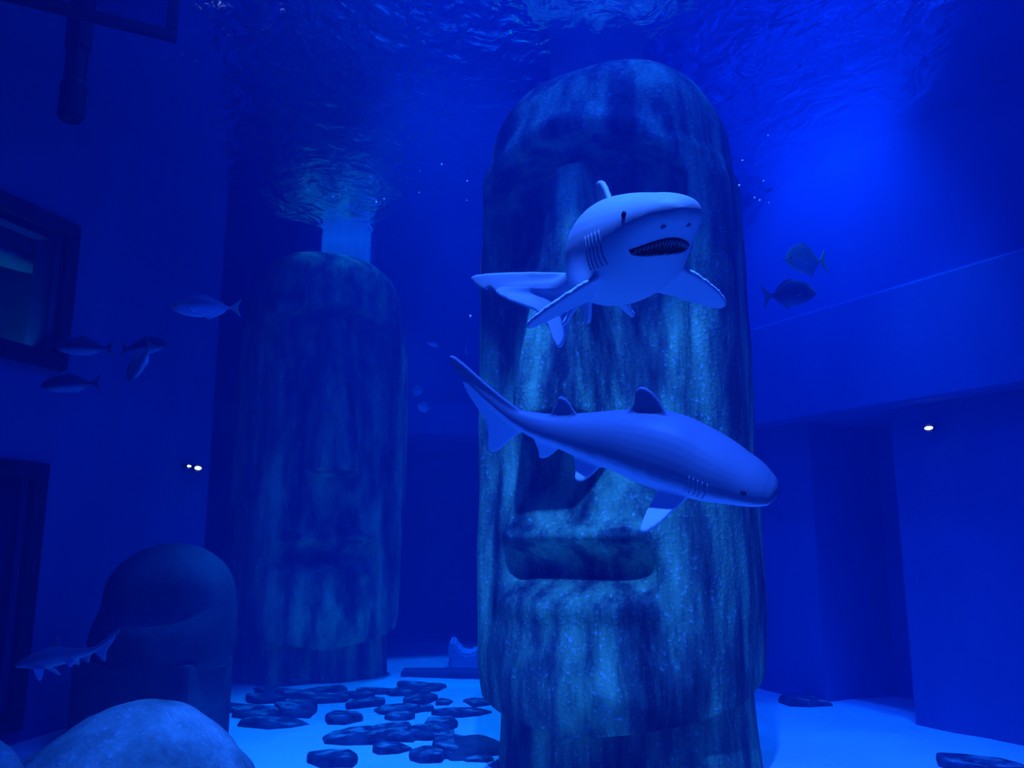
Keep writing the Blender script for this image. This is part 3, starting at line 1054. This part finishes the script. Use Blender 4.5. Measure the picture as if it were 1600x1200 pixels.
FISH = {
    # outline control: (x, up, down), half width factor, fins
    'jack': dict(st=[(0, .005, .005), (.05, .055, .05), (.14, .11, .095), (.28, .155, .135), (.42, .16, .15), (.56, .125, .125), (.70, .07, .075), (.80, .028, .03), (.86, .018, .018)],
                 w=.42, dorsal=[(.36, .13), (.42, .20), (.47, .19), (.60, .14), (.78, .05), (.6, .05)], anal=[(.48, -.12), (.53, -.19), (.58, -.17), (.68, -.12), (.80, -.045), (.62, -.04)],
                 tail=[(.80, .012), (.88, .05), (1.0, .165), (.965, .08), (.935, .0), (.965, -.08), (1.0, -.165), (.88, -.05), (.80, -.012)]),
    'deep': dict(st=[(0, .01, .01), (.05, .09, .07), (.14, .18, .13), (.28, .25, .19), (.42, .265, .215), (.56, .22, .195), (.68, .13, .125), (.77, .05, .05), (.84, .026, .026)],
                 w=.34, dorsal=[(.34, .22), (.42, .31), (.48, .30), (.60, .24), (.76, .09), (.6, .1)], anal=[(.48, -.16), (.54, -.29), (.59, -.26), (.66, -.17), (.78, -.06), (.6, -.06)],
                 tail=[(.78, .015), (.86, .07), (.99, .235), (.965, .10), (.93, .0), (.965, -.10), (.99, -.235), (.86, -.07), (.78, -.015)]),
    'reef': dict(st=[(0, .01, .01), (.06, .06, .06), (.16, .19, .17), (.32, .29, .27), (.48, .30, .28), (.62, .24, .22), (.74, .12, .11), (.80, .05, .05), (.86, .04, .04)],
                 w=.26, dorsal=[(.25, .22), (.4, .36), (.6, .36), (.76, .24), (.78, .08), (.5, .1)], anal=[(.5, -.2), (.6, -.34), (.74, -.26), (.78, -.08), (.6, -.08)],
                 tail=[(.80, .03), (.88, .08), (1.0, .13), (.97, .0), (1.0, -.13), (.88, -.08), (.80, -.03)]),
}


def make_fish(name, kind, L, px, py, depth, yaw, pitch, label, mat, roll=0.0, bend=0.0, group=None, eye=True):
    """yaw 0 = head pointing to screen left; positive turns the head toward the viewer."""
    K = FISH[kind]
    bm = bmesh.new()
    st = [(x, 0, u, d, max(.006, min(u, d) * K['w'])) for x, u, d in K['st']]
    loft(bm, smooth_stations(st, 36), 22, 2.0)
    t = .020
    plate(bm, round_poly([(x, 0, z) for x, z in K['dorsal']], 1), (0, 1, 0), t)
    plate(bm, round_poly([(x, 0, z) for x, z in K['anal']], 1), (0, 1, 0), t)
    plate(bm, round_poly([(x, 0, z) for x, z in K['tail']], 1), (0, 1, 0), t)
    for s in (-1, 1):
        hw = max(.02, .12 * K['w'])
        plate(bm, round_poly([(.27, s * hw * .7, -.03), (.33, s * (hw + .05), -.035), (.43, s * (hw + .08), -.075), (.36, s * (hw + .03), -.085), (.28, s * hw * .7, -.06)], 1), (0, .9 * s, .5), t)
    for v in bm.verts:
        v.co *= L
    me = fuse(bm, L * .0105, 2)
    hmax = max(s[2] for s in st) * L
    belly_attr(me, lambda c: np.clip(.5 - .5 * c[:, 2] / hmax, 0, 1))
    belly_attr(me, lambda c: np.clip((c[:, 0] / L - .78) / .08, 0, 1) + np.clip((np.abs(c[:, 2]) / hmax - .95) / .1, 0, 1) * .6 + np.clip((.18 - c[:, 0] / L) / .12, 0, 1) * .7, 'tint')
    p = at(px, py, depth)
    d = Vector((math.cos(yaw) * math.cos(pitch), math.sin(yaw) * math.cos(pitch), math.sin(pitch)))
    # body runs from nose toward +d (tail)
    lat = Vector((-d.y, d.x, 0))
    pts = [p + d * (f - .45) * L + lat * bend * L * (f - .4) ** 2 for f in (0, .25, .5, .75, 1)]
    sp = Spine(pts, L, roll=roll)
    bvh = BVHTree.FromPolygons([v.co.copy() for v in me.vertices], [tuple(q.vertices) for q in me.polygons])
    root = empty(name, p)
    tag(root, label, 'fish', group)
    parts = [('body', me, mat)]
    if eye:
        for s in (-1, 1):
            h = bvh.ray_cast(Vector((.095 * L, s * L, .025 * L)), Vector((0, -s, 0)))
            if h[0] is not None:
                parts.append(('eye', ball_mesh(h[0], (.018 * L, .007 * L, .018 * L)), M['black']))
    for nm, m_, mt in parts:
        warp(m_, sp, p)
        link(nm, m_, mt, root, True)
    return root


R = math.radians
make_fish('silver_fish', 'jack', .50, 316, 480, 5.7, R(10), R(1), 'pale silver fish swimming alone ahead of the far statue\'s crown', M['silver'])
make_fish('silver_fish', 'jack', .52, 127, 542, 7.2, R(8), R(0), 'dusky silver fish swimming just below the window corner', M['dimfish'])
make_fish('silver_fish', 'jack', .52, 228, 541, 7.6, R(165), R(-3), 'dusky silver fish passing behind the small end-on fish', M['dimfish'])
make_fish('dark_fish', 'jack', .42, 217, 567, 6.6, R(60), R(64), 'small dark fish seen almost end-on, tail up, beside a dusky silver fish', M['dimfish'])
make_fish('silver_fish', 'jack', .50, 106, 600, 7.0, R(6), R(4), 'pale-bellied dusky fish lowest of the shoal under the high window', M['dimfish'])
make_fish('round_fish', 'deep', .58, 1257, 407, 7.4, R(30), R(8), 'round yellow-green fish hovering over a dark one beside the near statue', M['green'])
make_fish('round_fish', 'deep', .54, 1237, 460, 7.8, R(180), R(-4), 'round dark fish with forked tail swimming under a yellow-green one', M['darkfish'])
make_fish('reef_fish', 'reef', .24, 652, 610, 11.6, R(150), R(6), 'tiny round pale fish with yellow tail, in front of the back beam', M['reef'], eye=False)
make_fish('reef_fish', 'reef', .24, 661, 636, 11.8, R(35), R(-10), 'tiny pale fish against the top edge of the back beam', M['reef'], eye=False)
make_fish('reef_fish', 'jack', .21, 677, 538, 11.4, R(12), R(-14), 'tiny slim pale fish swimming level between the statues', M['reef'], eye=False)
make_fish('reef_fish', 'jack', .26, 728, 547, 11.0, R(98), R(70), 'tiny pale fish hanging upright close to the near statue', M['reef'], eye=False)


# ------------------------------------------------------------------ lamps, hanging panel, pipe, bubbles
def wall_lamp(p, n, r, label):
    root = empty('wall_lamp', p)
    root.rotation_mode = 'QUATERNION'
    root.rotation_quaternion = Vector(n).to_track_quat('Z', 'Y')
    tag(root, label, 'lamp', 'small lamps shining in the tank')
    bm = bmesh.new(); bmesh.ops.create_cone(bm, cap_ends=True, segments=20, radius1=r * 1.1, radius2=r * 1.6, depth=.12)
    me = bpy.data.meshes.new('housing'); bm.to_mesh(me); bm.free()
    link('housing', me, M['lampbody'], root)
    me = ball_mesh((0, 0, .06), (r * 1.5, r * .6, .025), 'lens', 16)
    link('lens', me, M['lamp'], root, True)
    return root


s, z = WR.hit(1455, 668, 0.06)
p = WR.A + WR.d * s + WR.n * 0.06; p.z = z
wall_lamp(p, WR.n + Vector((0, -0.2, -.2)), .03, 'small bright lamp on the right wall below the ledge')
for px, py, r, lb in ((304, 731, .036, 'brighter of two small warm lamps on the left wall by the far statue'), (290, 728, .02, 'fainter of two small warm lamps on the left wall by the far statue')):
    s, z = WL.hit(px, py, 0.06)
    p = WL.A + WL.d * s + WL.n * 0.06; p.z = z
    wall_lamp(p, WL.n + Vector((0, -0.2, -.1)), r, lb)

# framed panel hanging under the surface near the front
c0 = at(276, 66, 5.2)
dirp = Vector((math.cos(R(27)), math.sin(R(27)), 0))
root = empty('hanging_panel', c0, R(27))
tag(root, 'black framed clear panel hanging from above at the upper left', 'panel')
W_, H_ = 1.6, 1.5
for nm, p, q in (('frame_rail', (-W_, -.03, 0), (0, .03, .075)), ('frame_stile', (-.075, -.03, .075), (0, .03, H_)), ('frame_stile', (-W_, -.03, .075), (-W_ + .075, .03, H_)), ('frame_rail', (-W_, -.03, H_), (0, .03, H_ + .075))):
    link(nm, boxes_mesh(nm, [(p, q)], .01), M['frame'], root)
link('pane', boxes_mesh('pane', [((-W_ + .07, -.008, .07), (-.07, .008, H_))]), M['glass'], root)
for x in (-1.3, -.3):
    link('hanger', boxes_mesh('hanger', [((x - .02, -.02, H_ + .07), (x + .02, .02, WATER_Z + 1 - c0.z))]), M['frame'], root)

pp = at(110, 188, 6.2)
bm = bmesh.new()
prof = [(.0, 0), (.08, 0), (.10, .03), (.10, .30), (.085, .34), (.085, .60), (.10, .64), (.10, 3.2), (0, 3.2)]
ring_prev = None
for r_, z_ in prof:
    ring = [bm.verts.new((max(r_, .001) * math.cos(2 * math.pi * k / 24), max(r_, .001) * math.sin(2 * math.pi * k / 24), z_)) for k in range(24)]
    if ring_prev:
        for k in range(24):
            bm.faces.new((ring_prev[k], ring_prev[(k + 1) % 24], ring[(k + 1) % 24], ring[k]))
    ring_prev = ring
me = bpy.data.meshes.new('pipe'); bm.to_mesh(me); bm.free()
o = link('inlet_pipe', me, M['pipe'], smooth=False)
o.location = pp
tag(o, 'dark vertical inlet pipe hanging behind the framed panel', 'pipe')

# bubbles and drifting specks
bub = ball_mesh((0, 0, 0), (1, 1, 1.15), 'bubble', 10)
bub.polygons.foreach_set('use_smooth', [True] * len(bub.polygons))
bub.materials.append(plain('bubble_white', (0.8, 0.9, 0.95), 0.2, 0.5))
rnd = random.Random(3)
spots = [(1179, 309), (1187, 313), (1201, 317), (1155, 290), (1193, 283), (1237, 298), (1182, 256), (1036, 22), (1200, 212), (1160, 251),
         (579, 276), (540, 297), (600, 311), (655, 301), (690, 257), (520, 308), (588, 316), (735, 494), (729, 313), (730, 283), (656, 267), (481, 297)]
for px, py in spots:
    dd = rnd.uniform(4.5, 6.0)
    o = bpy.data.objects.new('bubble', bub); COL.objects.link(o)
    o.location = at(px, py, dd)
    k = rnd.uniform(.0045, .008); o.scale = (k, k, k)
    tag(o, 'tiny white bubble drifting in the upper water', 'bubble', 'tiny bubbles drifting in the upper water')
